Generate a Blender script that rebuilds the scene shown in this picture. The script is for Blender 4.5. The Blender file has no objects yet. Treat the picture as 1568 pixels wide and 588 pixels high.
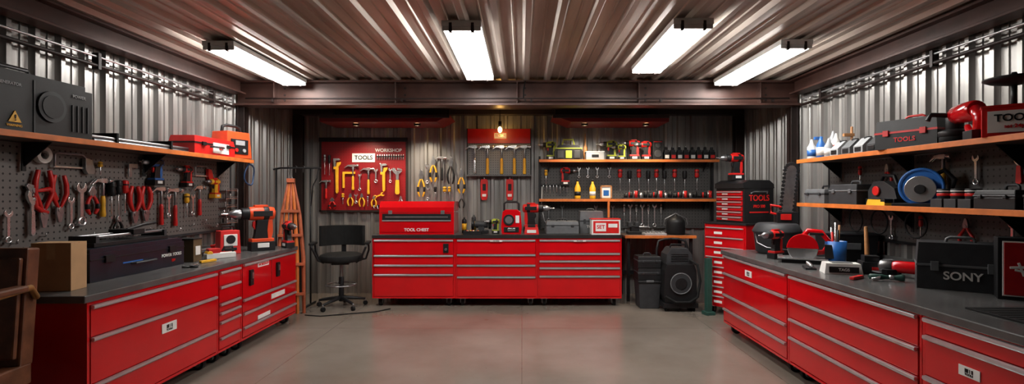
import bpy, bmesh, math, random
from mathutils import Vector, Matrix, Euler
random.seed(7)
pi=math.pi
scene=bpy.context.scene
scene.view_settings.view_transform='Standard'
coll=scene.collection

# ------------------------------------------------------------ materials
MATS={}
def mat(name,col,rough=.5,metal=0.,var=.12,scale=14,bump=0.,coat=0.,emit=0.,spec=.5):
    if name in MATS: return MATS[name]
    m=bpy.data.materials.new(name); m.use_nodes=True
    nt=m.node_tree; N=nt.nodes; L=nt.links
    p=N['Principled BSDF']
    tc=N.new('ShaderNodeTexCoord'); nz=N.new('ShaderNodeTexNoise')
    nz.inputs['Scale'].default_value=scale; nz.inputs['Detail'].default_value=4
    L.new(tc.outputs['Object'],nz.inputs['Vector'])
    r=N.new('ShaderNodeValToRGB')
    a=[max(0,c*(1-var)) for c in col]; b=[min(1,c*(1+var)) for c in col]
    r.color_ramp.elements[0].color=(*a,1); r.color_ramp.elements[1].color=(*b,1)
    r.color_ramp.elements[0].position=.3; r.color_ramp.elements[1].position=.7
    L.new(nz.outputs['Fac'],r.inputs['Fac']); L.new(r.outputs['Color'],p.inputs['Base Color'])
    p.inputs['Roughness'].default_value=rough; p.inputs['Metallic'].default_value=metal
    p.inputs['Coat Weight'].default_value=coat; p.inputs['Specular IOR Level'].default_value=spec
    if emit>0:
        p.inputs['Emission Color'].default_value=(*col,1); p.inputs['Emission Strength'].default_value=emit
    if bump>0:
        bp=N.new('ShaderNodeBump'); bp.inputs['Strength'].default_value=bump; bp.inputs['Distance'].default_value=.01
        L.new(nz.outputs['Fac'],bp.inputs['Height']); L.new(bp.outputs['Normal'],p.inputs['Normal'])
    MATS[name]=m; return m

RED=mat('red_enamel',(.60,.003,.007),.18,0,.08,3,coat=.5)
DRED=mat('dark_red_enamel',(.16,.004,.006),.4,0,.15,4)
REDP=mat('red_plastic',(.60,.012,.010),.4,0,.12)
ORG=mat('orange_plastic',(.75,.07,.012),.42,0,.1)
ORW=mat('orange_wood_edge',(.62,.16,.028),.5,0,.2,9)
TER=mat('terracotta_wood',(.42,.10,.04),.55,0,.25,9)
YEL=mat('yellow_plastic',(.85,.44,.02),.45,0,.12)
YG=mat('lime_plastic',(.38,.44,.04),.45,0,.12)
BLU=mat('blue_plastic',(.02,.12,.40),.35,0,.12)
GRN=mat('green_plastic',(.02,.07,.055),.5,0,.15)
BLK=mat('black_plastic',(.010,.010,.011),.45,0,.2,spec=.35)
RUB=mat('black_rubber',(.010,.010,.010),.75,0,.25,spec=.2)
DGR=mat('dark_grey_plastic',(.032,.033,.036),.5,0,.15,spec=.35)
GRY=mat('grey_plastic',(.12,.125,.13),.45,0,.12)
LGR=mat('light_grey_plastic',(.36,.37,.38),.4,0,.1)
WHT=mat('white_label',(.78,.77,.74),.5,0,.05)
CRM=mat('chrome_steel',(.70,.70,.71),.26,.9,.1)
ALU=mat('brushed_aluminium',(.62,.63,.65),.34,.75,.08)
STL=mat('tool_steel',(.34,.34,.35),.32,.9,.2)
TOP=mat('counter_laminate',(.085,.083,.082),.26,0,.22,6)
BTOP=mat('black_worktop',(.022,.020,.020),.3,0,.2,6)
WOOD=mat('wood_handle',(.42,.19,.07),.5,0,.25,20)
CARD=mat('cardboard',(.46,.27,.13),.8,0,.1,8)
LEA=mat('brown_leather',(.14,.05,.022),.4,0,.35,12,bump=.3)
NAVY=mat('navy_case',(.010,.013,.022),.32,0,.2)
BRN=mat('brown_painted_steel',(.075,.034,.026),.40,.2,.3,5)
BRN2=mat('dark_brown_steel',(.022,.013,.011),.5,.2,.3,5)
TUBE=mat('lamp_diffuser',(1,.97,.93),.5,0,0,emit=33)
BULB=mat('warm_bulb',(1,.55,.15),.5,0,0,emit=90)
WHM=mat('white_painted_metal',(.7,.7,.68),.4,0,.05)
SHT=mat('shelf_board',(.07,.045,.035),.5,0,.25,9)
OLV=mat('olive_plastic',(.10,.065,.03),.5);TAPE=mat('packing_tape',(.5,.33,.17),.3)
BRASS=mat('brass_tube',(.42,.22,.07),.35,.7)
SCRN=mat('red_screen',(.42,.008,.012),.25);BCAB=mat('blue_rubber',(.02,.05,.12),.5)
FDOOR=mat('painted_door_steel',(.05,.045,.042),.6,0,.2,3)
FILL_LENS=mat('added_spot_lens',(1,.85,.6),.4,0,0,emit=4);REDS=mat('red_sheet',(.34,.006,.01),.35)  # glowing lens belongs to the added fill spots under the canopies

def corrmat(name,c1,c2,rough,metal,axis):
    m=bpy.data.materials.new(name); m.use_nodes=True
    nt=m.node_tree;N=nt.nodes;L=nt.links;p=N['Principled BSDF']
    tc=N.new('ShaderNodeTexCoord'); mp=N.new('ShaderNodeMapping')
    s=[2.2,2.2,2.2]; s[axis]=.18
    mp.inputs['Scale'].default_value=s
    nz=N.new('ShaderNodeTexNoise'); nz.inputs['Scale'].default_value=3.5; nz.inputs['Detail'].default_value=7
    r=N.new('ShaderNodeValToRGB'); r.color_ramp.elements[0].position=.32;r.color_ramp.elements[1].position=.68
    r.color_ramp.elements[0].color=(*c1,1);r.color_ramp.elements[1].color=(*c2,1)
    L.new(tc.outputs['Object'],mp.inputs['Vector']);L.new(mp.outputs['Vector'],nz.inputs['Vector'])
    L.new(nz.outputs['Fac'],r.inputs['Fac']);L.new(r.outputs['Color'],p.inputs['Base Color'])
    p.inputs['Roughness'].default_value=rough;p.inputs['Metallic'].default_value=metal
    return m
WALLM=corrmat('galvanised_wall_sheet',(.24,.23,.22),(.46,.45,.43),.34,.6,2)
CEILM=corrmat('galvanised_roof_sheet',(.36,.30,.25),(.64,.56,.49),.40,.4,1)

def pegmat(name,base,hole,sp=.045,rad=.16,rough=.5):
    m=bpy.data.materials.new(name); m.use_nodes=True
    nt=m.node_tree;N=nt.nodes;L=nt.links;p=N['Principled BSDF']
    tc=N.new('ShaderNodeTexCoord'); sx=N.new('ShaderNodeSeparateXYZ'); L.new(tc.outputs['Object'],sx.inputs[0])
    def f(out):
        a=N.new('ShaderNodeMath');a.operation='DIVIDE';a.inputs[1].default_value=sp;L.new(out,a.inputs[0])
        b=N.new('ShaderNodeMath');b.operation='FRACT';L.new(a.outputs[0],b.inputs[0])
        c=N.new('ShaderNodeMath');c.operation='SUBTRACT';c.inputs[1].default_value=.5;L.new(b.outputs[0],c.inputs[0])
        d=N.new('ShaderNodeMath');d.operation='MULTIPLY';L.new(c.outputs[0],d.inputs[0]);L.new(c.outputs[0],d.inputs[1])
        return d.outputs[0]
    s=N.new('ShaderNodeMath');s.operation='ADD';L.new(f(sx.outputs[0]),s.inputs[0]);L.new(f(sx.outputs[2]),s.inputs[1])
    t=N.new('ShaderNodeMath');t.operation='LESS_THAN';t.inputs[1].default_value=rad*rad;L.new(s.outputs[0],t.inputs[0])
    nz=N.new('ShaderNodeTexNoise');nz.inputs['Scale'].default_value=2.5;nz.inputs['Detail'].default_value=5;L.new(tc.outputs['Object'],nz.inputs['Vector'])
    r=N.new('ShaderNodeValToRGB');r.color_ramp.elements[0].color=(*[c*.7 for c in base],1);r.color_ramp.elements[1].color=(*[min(1,c*1.2) for c in base],1)
    L.new(nz.outputs['Fac'],r.inputs['Fac'])
    mx=N.new('ShaderNodeMix');mx.data_type='RGBA';L.new(t.outputs[0],mx.inputs['Factor']);L.new(r.outputs['Color'],mx.inputs[6]);mx.inputs[7].default_value=(*hole,1)
    L.new(mx.outputs[2],p.inputs['Base Color']);p.inputs['Roughness'].default_value=rough
    return m
PEGL=pegmat('pegboard_grey',(.17,.155,.145),(.006,.006,.006))
PEGD=pegmat('pegboard_dark',(.065,.062,.06),(.003,.003,.003))
PEGR=pegmat('pegboard_red',(.26,.006,.009),(.05,.0,.0),.04,.1,.4)
PEGG=pegmat('pegboard_steel',(.20,.20,.20),(.015,.015,.015),.035,.17,.4)

def floormat():
    m=bpy.data.materials.new('polished_concrete');m.use_nodes=True
    nt=m.node_tree;N=nt.nodes;L=nt.links;p=N['Principled BSDF']
    tc=N.new('ShaderNodeTexCoord')
    n1=N.new('ShaderNodeTexNoise');n1.inputs['Scale'].default_value=1.3;n1.inputs['Detail'].default_value=9;n1.inputs['Roughness'].default_value=.55
    L.new(tc.outputs['Object'],n1.inputs['Vector'])
    r=N.new('ShaderNodeValToRGB');r.color_ramp.elements[0].position=.25;r.color_ramp.elements[1].position=.75
    r.color_ramp.elements[0].color=(.150,.125,.102,1);r.color_ramp.elements[1].color=(.235,.20,.168,1)
    L.new(n1.outputs['Fac'],r.inputs['Fac'])
    n2=N.new('ShaderNodeTexNoise');n2.inputs['Scale'].default_value=60;n2.inputs['Detail'].default_value=2;L.new(tc.outputs['Object'],n2.inputs['Vector'])
    r2=N.new('ShaderNodeValToRGB');r2.color_ramp.elements[0].position=.22;r2.color_ramp.elements[1].position=.27
    r2.color_ramp.elements[0].color=(.5,.45,.42,1);r2.color_ramp.elements[1].color=(1,1,1,1);L.new(n2.outputs['Fac'],r2.inputs['Fac'])
    mx=N.new('ShaderNodeMix');mx.data_type='RGBA';mx.blend_type='MULTIPLY';mx.inputs['Factor'].default_value=1
    L.new(r.outputs['Color'],mx.inputs[6]);L.new(r2.outputs['Color'],mx.inputs[7])
    bk=N.new('ShaderNodeTexBrick');bk.offset=0;bk.inputs['Scale'].default_value=1;bk.inputs['Brick Width'].default_value=2.1;bk.inputs['Row Height'].default_value=1.9
    bk.inputs['Mortar Size'].default_value=.003;bk.inputs['Color1'].default_value=(1,1,1,1);bk.inputs['Color2'].default_value=(.97,.97,.97,1);bk.inputs['Mortar'].default_value=(.6,.57,.55,1)
    L.new(tc.outputs['Object'],bk.inputs['Vector'])
    m2=N.new('ShaderNodeMix');m2.data_type='RGBA';m2.blend_type='MULTIPLY';m2.inputs['Factor'].default_value=1
    L.new(mx.outputs[2],m2.inputs[6]);L.new(bk.outputs['Color'],m2.inputs[7]);L.new(m2.outputs[2],p.inputs['Base Color'])
    p.inputs['Roughness'].default_value=.17
    p.inputs['Specular IOR Level'].default_value=.7
    bp=N.new('ShaderNodeBump');bp.inputs['Strength'].default_value=.12;bp.inputs['Distance'].default_value=.01
    L.new(n1.outputs['Fac'],bp.inputs['Height']);L.new(bp.outputs['Normal'],p.inputs['Normal'])
    return m
FLM=floormat()

# ------------------------------------------------------------ builder
def rotm(r): return Euler(r,'XYZ').to_matrix().to_4x4()
class B:
    def __init__(s,name): s.bm=bmesh.new(); s.mats=[]; s.name=name; s.T=Matrix()
    def at(s,loc=(0,0,0),rot=(0,0,0),sc=1.): s.T=Matrix.Translation(loc)@rotm(rot)@Matrix.Scale(sc,4); return s
    def mi(s,m):
        if m not in s.mats: s.mats.append(m)
        return s.mats.index(m)
    def add(s,vs,fs,m,smooth=False):
        k=s.mi(m); V=[s.bm.verts.new(s.T@Vector(v)) for v in vs]
        for f in fs:
            try:
                F=s.bm.faces.new([V[i] for i in f]); F.material_index=k; F.smooth=smooth
            except ValueError: pass
        return V
    def box(s,c,size,m,rot=(0,0,0),tp=(1,1)):
        R=rotm(rot);c=Vector(c);vs=[]
        for z in(-.5,.5):
            k=tp if z>0 else (1,1)
            for x,y in((-.5,-.5),(.5,-.5),(.5,.5),(-.5,.5)):
                vs.append(c+R@Vector((x*size[0]*k[0],y*size[1]*k[1],z*size[2])))
        s.add(vs,[(3,2,1,0),(4,5,6,7),(0,1,5,4),(1,2,6,5),(2,3,7,6),(3,0,4,7)],m)
    def bb(s,a,b,m):
        a=Vector(a);b=Vector(b); d=b-a
        s.box((a+b)/2,(abs(d.x),abs(d.y),abs(d.z)),m)
    def cap(s,L,k):
        try: F=s.bm.faces.new(L);F.material_index=k
        except ValueError: pass
    def cyl(s,p0,p1,r,m,r1=None,n=16):
        p0=Vector(p0);p1=Vector(p1); r1=r if r1 is None else r1
        d=(p1-p0).normalized(); q=d.to_track_quat('Z','Y').to_matrix()
        vs=[]
        for p,rr in((p0,r),(p1,r1)):
            for i in range(n):
                a=2*pi*i/n; vs.append(p+q@Vector((rr*math.cos(a),rr*math.sin(a),0)))
        V=s.add(vs,[(i,(i+1)%n,n+(i+1)%n,n+i) for i in range(n)],m,True)
        k=s.mi(m);s.cap(list(reversed(V[:n])),k);s.cap(V[n:],k)
    def lathe(s,prof,m,c=(0,0,0),n=24,axis=(0,0,1)):
        q=Vector(axis).to_track_quat('Z','Y').to_matrix();c=Vector(c);vs=[]
        for r,z in prof:
            for i in range(n):
                a=2*pi*i/n;vs.append(c+q@Vector((max(r,1e-4)*math.cos(a),max(r,1e-4)*math.sin(a),z)))
        fs=[(j*n+i,j*n+(i+1)%n,(j+1)*n+(i+1)%n,(j+1)*n+i) for j in range(len(prof)-1) for i in range(n)]
        V=s.add(vs,fs,m,True)
        if prof[0]!=prof[-1]:
            k=s.mi(m);s.cap(list(reversed(V[:n])),k);s.cap(V[-n:],k)
    def sph(s,c,r,m,rot=(0,0,0),nu=16,nv=10):
        if not hasattr(r,'__len__'): r=(r,r,r)
        R=rotm(rot);c=Vector(c);vs=[]
        for j in range(nv+1):
            t=pi*j/nv+ (1e-3 if j==0 else -1e-3 if j==nv else 0)
            for i in range(nu):
                a=2*pi*i/nu;vs.append(c+R@Vector((r[0]*math.sin(t)*math.cos(a),r[1]*math.sin(t)*math.sin(a),-r[2]*math.cos(t))))
        s.add(vs,[(j*nu+i,j*nu+(i+1)%nu,(j+1)*nu+(i+1)%nu,(j+1)*nu+i) for j in range(nv) for i in range(nu)],m,True)
    def prism(s,pts,a,b,m,ax='y'):
        n=len(pts)
        f={'y':lambda p,t:(p[0],t,p[1]),'x':lambda p,t:(t,p[0],p[1]),'z':lambda p,t:(p[0],p[1],t)}[ax]
        vs=[f(p,a) for p in pts]+[f(p,b) for p in pts]
        s.add(vs,[tuple(range(n)),tuple(range(2*n-1,n-1,-1))]+[(i,n+i,n+(i+1)%n,(i+1)%n) for i in range(n)],m)
    def tube(s,pts,r,m,n=8,closed=False):
        P=[Vector(p) for p in pts];k=len(P);vs=[];up=None
        rs=r if isinstance(r,(list,tuple)) else [r]*k
        for i,p in enumerate(P):
            if closed: d=P[(i+1)%k]-P[i-1]
            else: d=P[min(i+1,k-1)]-P[max(i-1,0)]
            d.normalize()
            if up is None: up=Vector((0,0,1)) if abs(d.z)<.9 else Vector((0,1,0))
            u=(up-d*up.dot(d)).normalized();v=d.cross(u);up=u
            for j in range(n):
                a=2*pi*j/n;vs.append(p+u*(rs[i]*math.cos(a))+v*(rs[i]*math.sin(a)))
        fs=[(i*n+j,i*n+(j+1)%n,((i+1)%k)*n+(j+1)%n,((i+1)%k)*n+j) for i in range(k if closed else k-1) for j in range(n)]
        V=s.add(vs,fs,m,True)
        if not closed:
            q=s.mi(m);s.cap(list(reversed(V[:n])),q);s.cap(V[-n:],q)
    def ring(s,c,R,r,m,rot=(pi/2,0,0),n=24,k=8):
        M=rotm(rot);c=Vector(c)
        s.tube([c+M@Vector((R*math.cos(2*pi*i/n),R*math.sin(2*pi*i/n),0)) for i in range(n)],r,m,k,True)
    def text(s,t,size,c,m,rot=(pi/2,0,0),depth=.0015):
        cu=bpy.data.curves.new('t','FONT');cu.body=t;cu.size=size;cu.align_x='CENTER';cu.align_y='CENTER';cu.extrude=depth;cu.offset=size*.02
        o=bpy.data.objects.new('t',cu);coll.objects.link(o)
        bpy.context.view_layer.update()
        me=bpy.data.meshes.new_from_object(o.evaluated_get(bpy.context.evaluated_depsgraph_get()))
        M=s.T@Matrix.Translation(c)@rotm(rot);k=s.mi(m)
        V=[s.bm.verts.new(M@v.co) for v in me.vertices]
        for p in me.polygons:
            try:F=s.bm.faces.new([V[i] for i in p.vertices]);F.material_index=k
            except ValueError:pass
        bpy.data.objects.remove(o);bpy.data.curves.remove(cu);bpy.data.meshes.remove(me)
    def done(s,loc=(0,0,0),rz=0,bev=.003,rot=None,sc=1.):
        me=bpy.data.meshes.new(s.name)
        bmesh.ops.recalc_face_normals(s.bm,faces=s.bm.faces)
        s.bm.normal_update();s.bm.to_mesh(me);s.bm.free()
        for m in s.mats: me.materials.append(m)
        o=bpy.data.objects.new(s.name,me);coll.objects.link(o)
        o.location=loc;o.rotation_euler=rot if rot else (0,0,rz);o.scale=(sc,sc,sc)
        if bev>0:
            md=o.modifiers.new('bevel','BEVEL');md.width=bev;md.segments=2;md.limit_method='ANGLE';md.angle_limit=math.radians(50)
        return o

# ------------------------------------------------------------ room
XL,XR,YB,YF,HC=-3.40,3.30,7.70,-1.2,2.82
def corr(name,u0,u1,v0,v1,pitch,dep,fn,m):
    b=B(name);pr=[];u=u0
    while u<u1:
        pr+=[(u,0),(u+pitch*.28,0),(u+pitch*.31,dep*.25),(u+pitch*.35,dep*.25),(u+pitch*.38,0)]
        pr+=[(u+pitch*.62,0),(u+pitch*.71,dep),(u+pitch*.88,dep),(u+pitch*.97,0)]
        u+=pitch
    pr=[(min(a,u1),w) for a,w in pr]+[(u1,0)]
    vs=[fn(a,v0,w) for a,w in pr]+[fn(a,v1,w) for a,w in pr];n=len(pr)
    b.add(vs,[(i,i+1,n+i+1,n+i) for i in range(n-1)],m)
    return b.done(bev=0)
corr('wall_left',YF,YB,0,HC+.02,.2,.035,lambda u,v,w:(XL+w,u,v),WALLM)
corr('wall_right',YF,YB,0,HC+.02,.2,.035,lambda u,v,w:(XR-w,u,v),WALLM)
corr('wall_back',XL,XR,0,HC+.02,.2,.035,lambda u,v,w:(u,YB-w,v),WALLM)
corr('wall_front',XL,XR,0,HC+.02,.2,.035,lambda u,v,w:(u,YF+w,v),FDOOR)
corr('ceiling',XL,XR,YF,YB,.25,.035,lambda u,v,w:(u,v,HC+.035-w),CEILM)
b=B('floor');b.bb((XL,YF,-.1),(XR,YB,0),FLM);b.done(bev=0)
def ibeam(name,a,b_,h,w,m,axis):
    b=B(name);z1=a[2]
    if axis=='x':
        b.bb((a[0],a[1]-w/2,z1-.02),(b_,a[1]+w/2,z1),m);b.bb((a[0],a[1]-w/2,z1-h),(b_,a[1]+w/2,z1-h+.025),m)
        b.bb((a[0],a[1]-.012,z1-h+.025),(b_,a[1]+.012,z1-.02),m)
    else:
        b.bb((a[0]-w/2,a[1],z1-.02),(a[0]+w/2,b_,z1),m);b.bb((a[0]-w/2,a[1],z1-h),(a[0]+w/2,b_,z1-h+.02),m)
        b.bb((a[0]-.012,a[1],z1-h+.02),(a[0]+.012,b_,z1-.02),m)
    return b
q=ibeam('trim_1',(XL+.04,6.06,HC-.003),XR-.04,.29,.2,BRN,'x')
for i in range(5):
    x=XL+.5+i*1.42
    q.bb((x,5.965,HC-.27),(x+.012,6.05,HC-.02),BRN)
    for dz in(.08,.16,.22): q.cyl((x+.1,6.04,HC-dz),(x+.1,6.05,HC-dz),.014,BRN2,n=8)
q.done()
ibeam('trim_2',(XL+.04,7.0,HC-.003),XR-.04,.16,.14,BRN2,'x').done()
b=B('trim_3');b.bb((XL+.04,7.50,2.66),(XR-.04,7.66,HC-.003),BRN2);b.done()
for nm,x in(('trim_4',XL+.12),('trim_5',XR-.12)):
    ibeam(nm,(x,YF+.05,HC-.003),5.95,.17,.15,BRN,'y').done()
for nm,x in(('trim_6',XL+.085),('trim_7',XR-.085)):
    b=B(nm);b.bb((x-.045,6.05,0),(x+.045,6.07,HC-.30),BRN2)
    b.bb((x-.045,6.03,0),(x-.03,6.13,HC-.30),BRN2);b.bb((x+.03,6.03,0),(x+.045,6.13,HC-.30),BRN2);b.done()
for nm,x in(('trim_8',XL+.10),('trim_9',XR-.10)):
    b=B(nm);b.bb((x-.06,7.5,0),(x+.08 if x<0 else x+.06,7.52,2.65),BRN2);b.bb((x-.01,7.52,0),(x+.01,7.62,2.65),BRN2);b.bb((x-.06,7.62,0),(x+.06,7.64,2.65),BRN2);b.done()
for x,z in((XL+.075,2.50),(XR-.075,2.52)):
    b=B('conduit_pipe');sg=1 if x<0 else -1
    b.tube([(x,YF+.1,z),(x,2,z+.01),(x,4,z),(x,5.9,z)],.016,BRN2)
    b.tube([(x,YF+.1,z+.07),(x,5.9,z+.07)],.009,ALU)
    for y in(1,2.5,4,5.5): b.bb((x-sg*.036,y,z-.03),(x+.018*sg,y+.03,z+.1),BRN2)
    b.done(bev=.002)
b=B('beam_wiring')
b.tube([(-3.2,5.93,2.60),(-1.5,5.93,2.595),(0,5.93,2.60),(2,5.93,2.595),(3.1,5.93,2.60)],.010,BRN2)
for x in(-2.9,-1.4,.1,1.6,2.9): b.bb((x,5.92,2.59),(x+.02,5.96,2.56),BRN2)
b.tube([(.02,5.925,2.60),(.02,5.915,2.7),(.04,5.925,2.8)],.008,RUB)
b.done(bev=0)

# ------------------------------------------------------------ lamps: long boxed diffuser panels
def lamp(x,y0,y1,w=.24):
    b=B('fluorescent_light')
    b.bb((x-w/2-.012,y0-.01,2.772),(x+w/2+.012,y1+.01,2.816),WHM)
    b.bb((x-w/2,y0+.02,2.745),(x+w/2,y1-.02,2.771),TUBE)
    for yy in(y0-.005,y1-.015):
        b.bb((x-w/2-.008,yy,2.74),(x+w/2+.008,yy+.02,2.772),WHM)
        for k in(-.3,.3): b.bb((x+k*w-.012,yy-.006,2.728),(x+k*w+.012,yy+.026,2.80),BRN2)
    b.done(bev=.003)
lamp(-2.62,4.42,5.90,.25);lamp(-.46,3.9,5.62,.28);lamp(1.29,3.85,5.3,.28);lamp(2.35,4.38,5.90,.25)
b=B('pendant_bulb')
b.cyl((0,0,.12),(0,0,.455),.006,RUB);b.cyl((0,0,.04),(0,0,.12),.022,BLK);b.sph((0,0,0),(.028,.028,.04),BULB)
b.done((-.31,7.25,2.40),bev=0)
for x0,x1,fl in((-2.75,-.98,1),(.42,2.0,-1)):
    b=B('wall_canopy')
    b.prism([(x0,2.56),(x1,2.56),(x1-(.18 if fl>0 else 0),2.47),(x0+(.25 if fl<0 else 0),2.47)],6.95,7.6,DRED)
    b.bb((x0+.05,7.3,2.56),(x0+.09,7.34,HC-.003),BRN2);b.bb((x1-.09,7.3,2.56),(x1-.05,7.34,HC-.003),BRN2)
    b.bb((x0,6.93,2.52),(x1,6.95,2.57),BRN2)
    o=b.done(bev=.006)
    for i in range(2):  # added fill spots; the canopies carry no lights of their own
        x=x0+.45+i*.85
        c=B('added_spot_housing');c.lathe([(.035,-.03),(.045,-.03),(.045,0),(.035,0),(.035,-.03)],BLK,n=20);c.lathe([(.030,-.006),(.034,-.006)],FILL_LENS,n=16)  # made-up housing and lens around the added spot
        h=c.done((x,7.1,2.468),bev=0);h.parent=o
        l=bpy.data.lights.new('added_fill_spot','SPOT');l.energy=60;l.color=(1,.84,.64);l.spot_size=1.9;l.spot_blend=.8;l.shadow_soft_size=.04  # lamp added only to brighten the back wall
        lo=bpy.data.objects.new('added_fill_spot',l);coll.objects.link(lo);lo.location=(x,7.1,2.43);lo.rotation_euler=(math.radians(22),0,0);lo.parent=o

# ------------------------------------------------------------ cabinets
def caster(b,x,y,h,r=.05):
    b.cyl((x-.02,y,r),(x+.02,y,r),r,RUB,n=20);b.cyl((x-.023,y,r),(x+.023,y,r),r*.55,STL,n=14)
    b.box((x-.03,y,r+.02),(.006,.05,.07),STL);b.box((x+.03,y,r+.02),(.006,.05,.07),STL)
    b.box((x,y,h-.008),(.09,.09,.016),STL);b.cyl((x,y,r*2),(x,y,h-.01),.02,STL,n=10)
def cabinet(name,W,D,z0,z1,hs,loc,rz,slab=None,extra=None):
    b=B(name)
    b.bb((0,.02,z0),(W,D,z1),RED)
    b.bb((.0,.0,z0),(.018,.02,z1),RED);b.bb((W-.018,0,z0),(W,.02,z1),RED)
    b.bb((.018,.0,z0),(W-.018,.02,z0+.02),RED);b.bb((.018,.0,z1-.02),(W-.018,.02,z1),RED)
    hs=sorted(hs,reverse=True);ed=[h+.012 for h in hs]+[z0+.024]
    for i,h in enumerate(hs):
        b.bb((.024,-.004,ed[i+1]+.006),(W-.024,.02,ed[i]),RED)
        b.prism([(-.004,h+.012),(-.024,h+.010),(-.026,h-.004),(-.02,h-.012),(-.004,h-.008)],.026,W-.026,ALU,'x')
    for x in(.09,W-.09):
        for y in(.1,D-.12): caster(b,x,y,z0)
    if slab: b.bb((-.001,-.015,z1),(W+.001,D,slab),BTOP)
    if extra: extra(b,W)
    return b.done(loc,rz,.0025)
def ex1(b,W):
    b.box((W-.12,-.012,.775),(.07,.016,.12),BLK);b.cyl((W-.12,-.02,.76),(W-.12,-.03,.76),.018,STL)
    b.box((W*.5,-.0065,.87),(.16,.004,.02),WHT)
def exl(b,W): b.box((W*.5,-.028,.872),(.16,.004,.018),WHT);b.text('PRO SERIES',.016,(W*.5,-.031,.872),BLK)
cabinet('tool_cabinet',1.095,.84,.11,.905,[.875,.672,.545,.42],(-1.978,6.77,0),0,.95,extra=ex1)
cabinet('tool_cabinet',1.085,.84,.11,.905,[.875,.683,.545,.39],(-.880,6.77,0),0,.95,extra=exl)
cabinet('tool_cabinet',1.112,.84,.11,.905,[.875,.70,.60,.51,.40],(.208,6.77,0),0,.95,extra=exl)
def lab(x,z,w=.16,h=.07):
    def f(b,W):
        b.box((x,-.0065,z),(w,.004,h),WHT);b.text('|||| | ||',h*.4,(x,-.009,z+h*.15),BLK);b.text('TOOLS',h*.3,(x,-.009,z-h*.25),BLK)
    return f
LX=-2.65
cabinet('drawer_cabinet',1.33,.70,.1,.835,[.80,.60,.31],(LX,3.12,0),pi/2,extra=lab(.72,.50))
cabinet('drawer_cabinet',.37,.70,.1,.835,[.80,.67,.52,.44,.36,.22],(LX,4.455,0),pi/2)
def ex3(b,W):
    b.bb((W/2-.003,-.006,.50),(W/2+.003,-.003,.80),DRED)
    for x in(.16,W/2+.12):
        b.box((x,-.015,.68),(.06,.02,.15),BLK);b.box((x,-.028,.70),(.03,.012,.06),STL)
    b.box((.62*W,-.007,.41),(.3,.005,.05),WHT);b.box((.35*W,-.006,.78),(.22,.004,.045),WHT);b.box((.36*W,-.007,.255),(.25,.004,.04),WHT)
    b.text('WORKSHOP',.035,(.35*W,-.009,.78),RED)
cabinet('drawer_cabinet',1.17,.70,.1,.835,[.815,.48,.35,.215],(LX,4.83,0),pi/2,extra=ex3)
b=B('workbench_counter');b.bb((-3.36,3.08,.835),(LX+.02,6.02,.88),TOP);b.bb((-3.36,3.08,.88),(-3.345,6.0,.95),TOP)
b.done(bev=.006)
RX=2.20
cabinet('drawer_cabinet',1.36,1.03,.1,.835,[.82,.634,.405,.25],(RX,5.58,0),-pi/2,extra=lab(.62,.72,.14,.06))
cabinet('drawer_cabinet',1.40,1.03,.1,.835,[.815,.635,.47,.32],(RX,4.215,0),-pi/2)
cabinet('drawer_cabinet',1.40,1.03,.1,.835,[.815,.72,.50,.3],(RX,2.81,0),-pi/2,extra=lab(.3,.62,.12,.05))
b=B('workbench_counter');b.bb((RX-.02,1.38,.835),(3.26,5.62,.88),TOP);b.bb((3.245,1.4,.88),(3.26,5.6,.95),TOP);b.done(bev=.006)
b=B('rubber_mat');b.bb((2.38,2.3,.881),(3.1,2.75,.889),RUB)
for i in range(9): b.bb((2.40,2.33+i*.047,.889),(3.08,2.345+i*.047,.891),RUB)
b.done(bev=.002)

# ------------------------------------------------------------ pegboards, shelves
def peg(name,w,h,m,loc,rz,frame=None):
    b=B(name);b.bb((-w/2,0,-h/2),(w/2,.018,h/2),m)
    for a in(-1,1):
        b.bb((a*w/2-.012,-.006,-h/2),(a*w/2+.012,.018,h/2),frame);b.bb((-w/2,-.006,a*h/2-.012),(w/2,.018,a*h/2+.012),frame)
    return b.done(loc,rz,.001)
peg('pegboard',3.3,.76,PEGL,(-3.342,4.22,1.47),pi/2,DGR)
peg('pegboard',3.0,.76,PEGD,(3.242,3.9,1.46),-pi/2,BLK)
b=B('tool_board')
b.bb((-.645,0,-.53),(.645,.018,.53),PEGR)
for a in(-1,1): b.bb((a*.645-.015,-.012,-.54),(a*.645+.015,.018,.54),BRN2)
b.bb((-.66,-.012,-.545),(.66,.018,-.52),BRN2);b.bb((-.66,-.03,.50),(.66,.018,.56),BLK)
b.box((-.0,-.005,.26),(.34,.008,.13),WHT);b.text('TOOLS',.085,(0,-.011,.26),BLK)
b.text('WORKSHOP',.07,(.37,-.003,.37),WHT)
b.done((-2.36,7.642,1.77),bev=.002)
b=B('hammer_rack')
b.bb((-.466,0,-.345),(.466,.018,.345),PEGG);b.bb((-.466,-.02,.13),(.466,0,.345),REDS);b.bb((-.48,-.10,-.36),(.48,.018,-.34),GRY)
b.bb((-.48,-.02,-.34),(-.466,.018,.35),BLK);b.bb((.466,-.02,-.34),(.48,.018,.35),BLK)
b.box((.02,-.024,.24),(.2,.008,.12),REDP);b.box((.02,-.029,.24),(.18,.006,.08),WHT);b.text('TOOLS',.05,(.02,-.034,.24),RED)
b.done((-.34,7.642,2.115),bev=.002)

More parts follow.
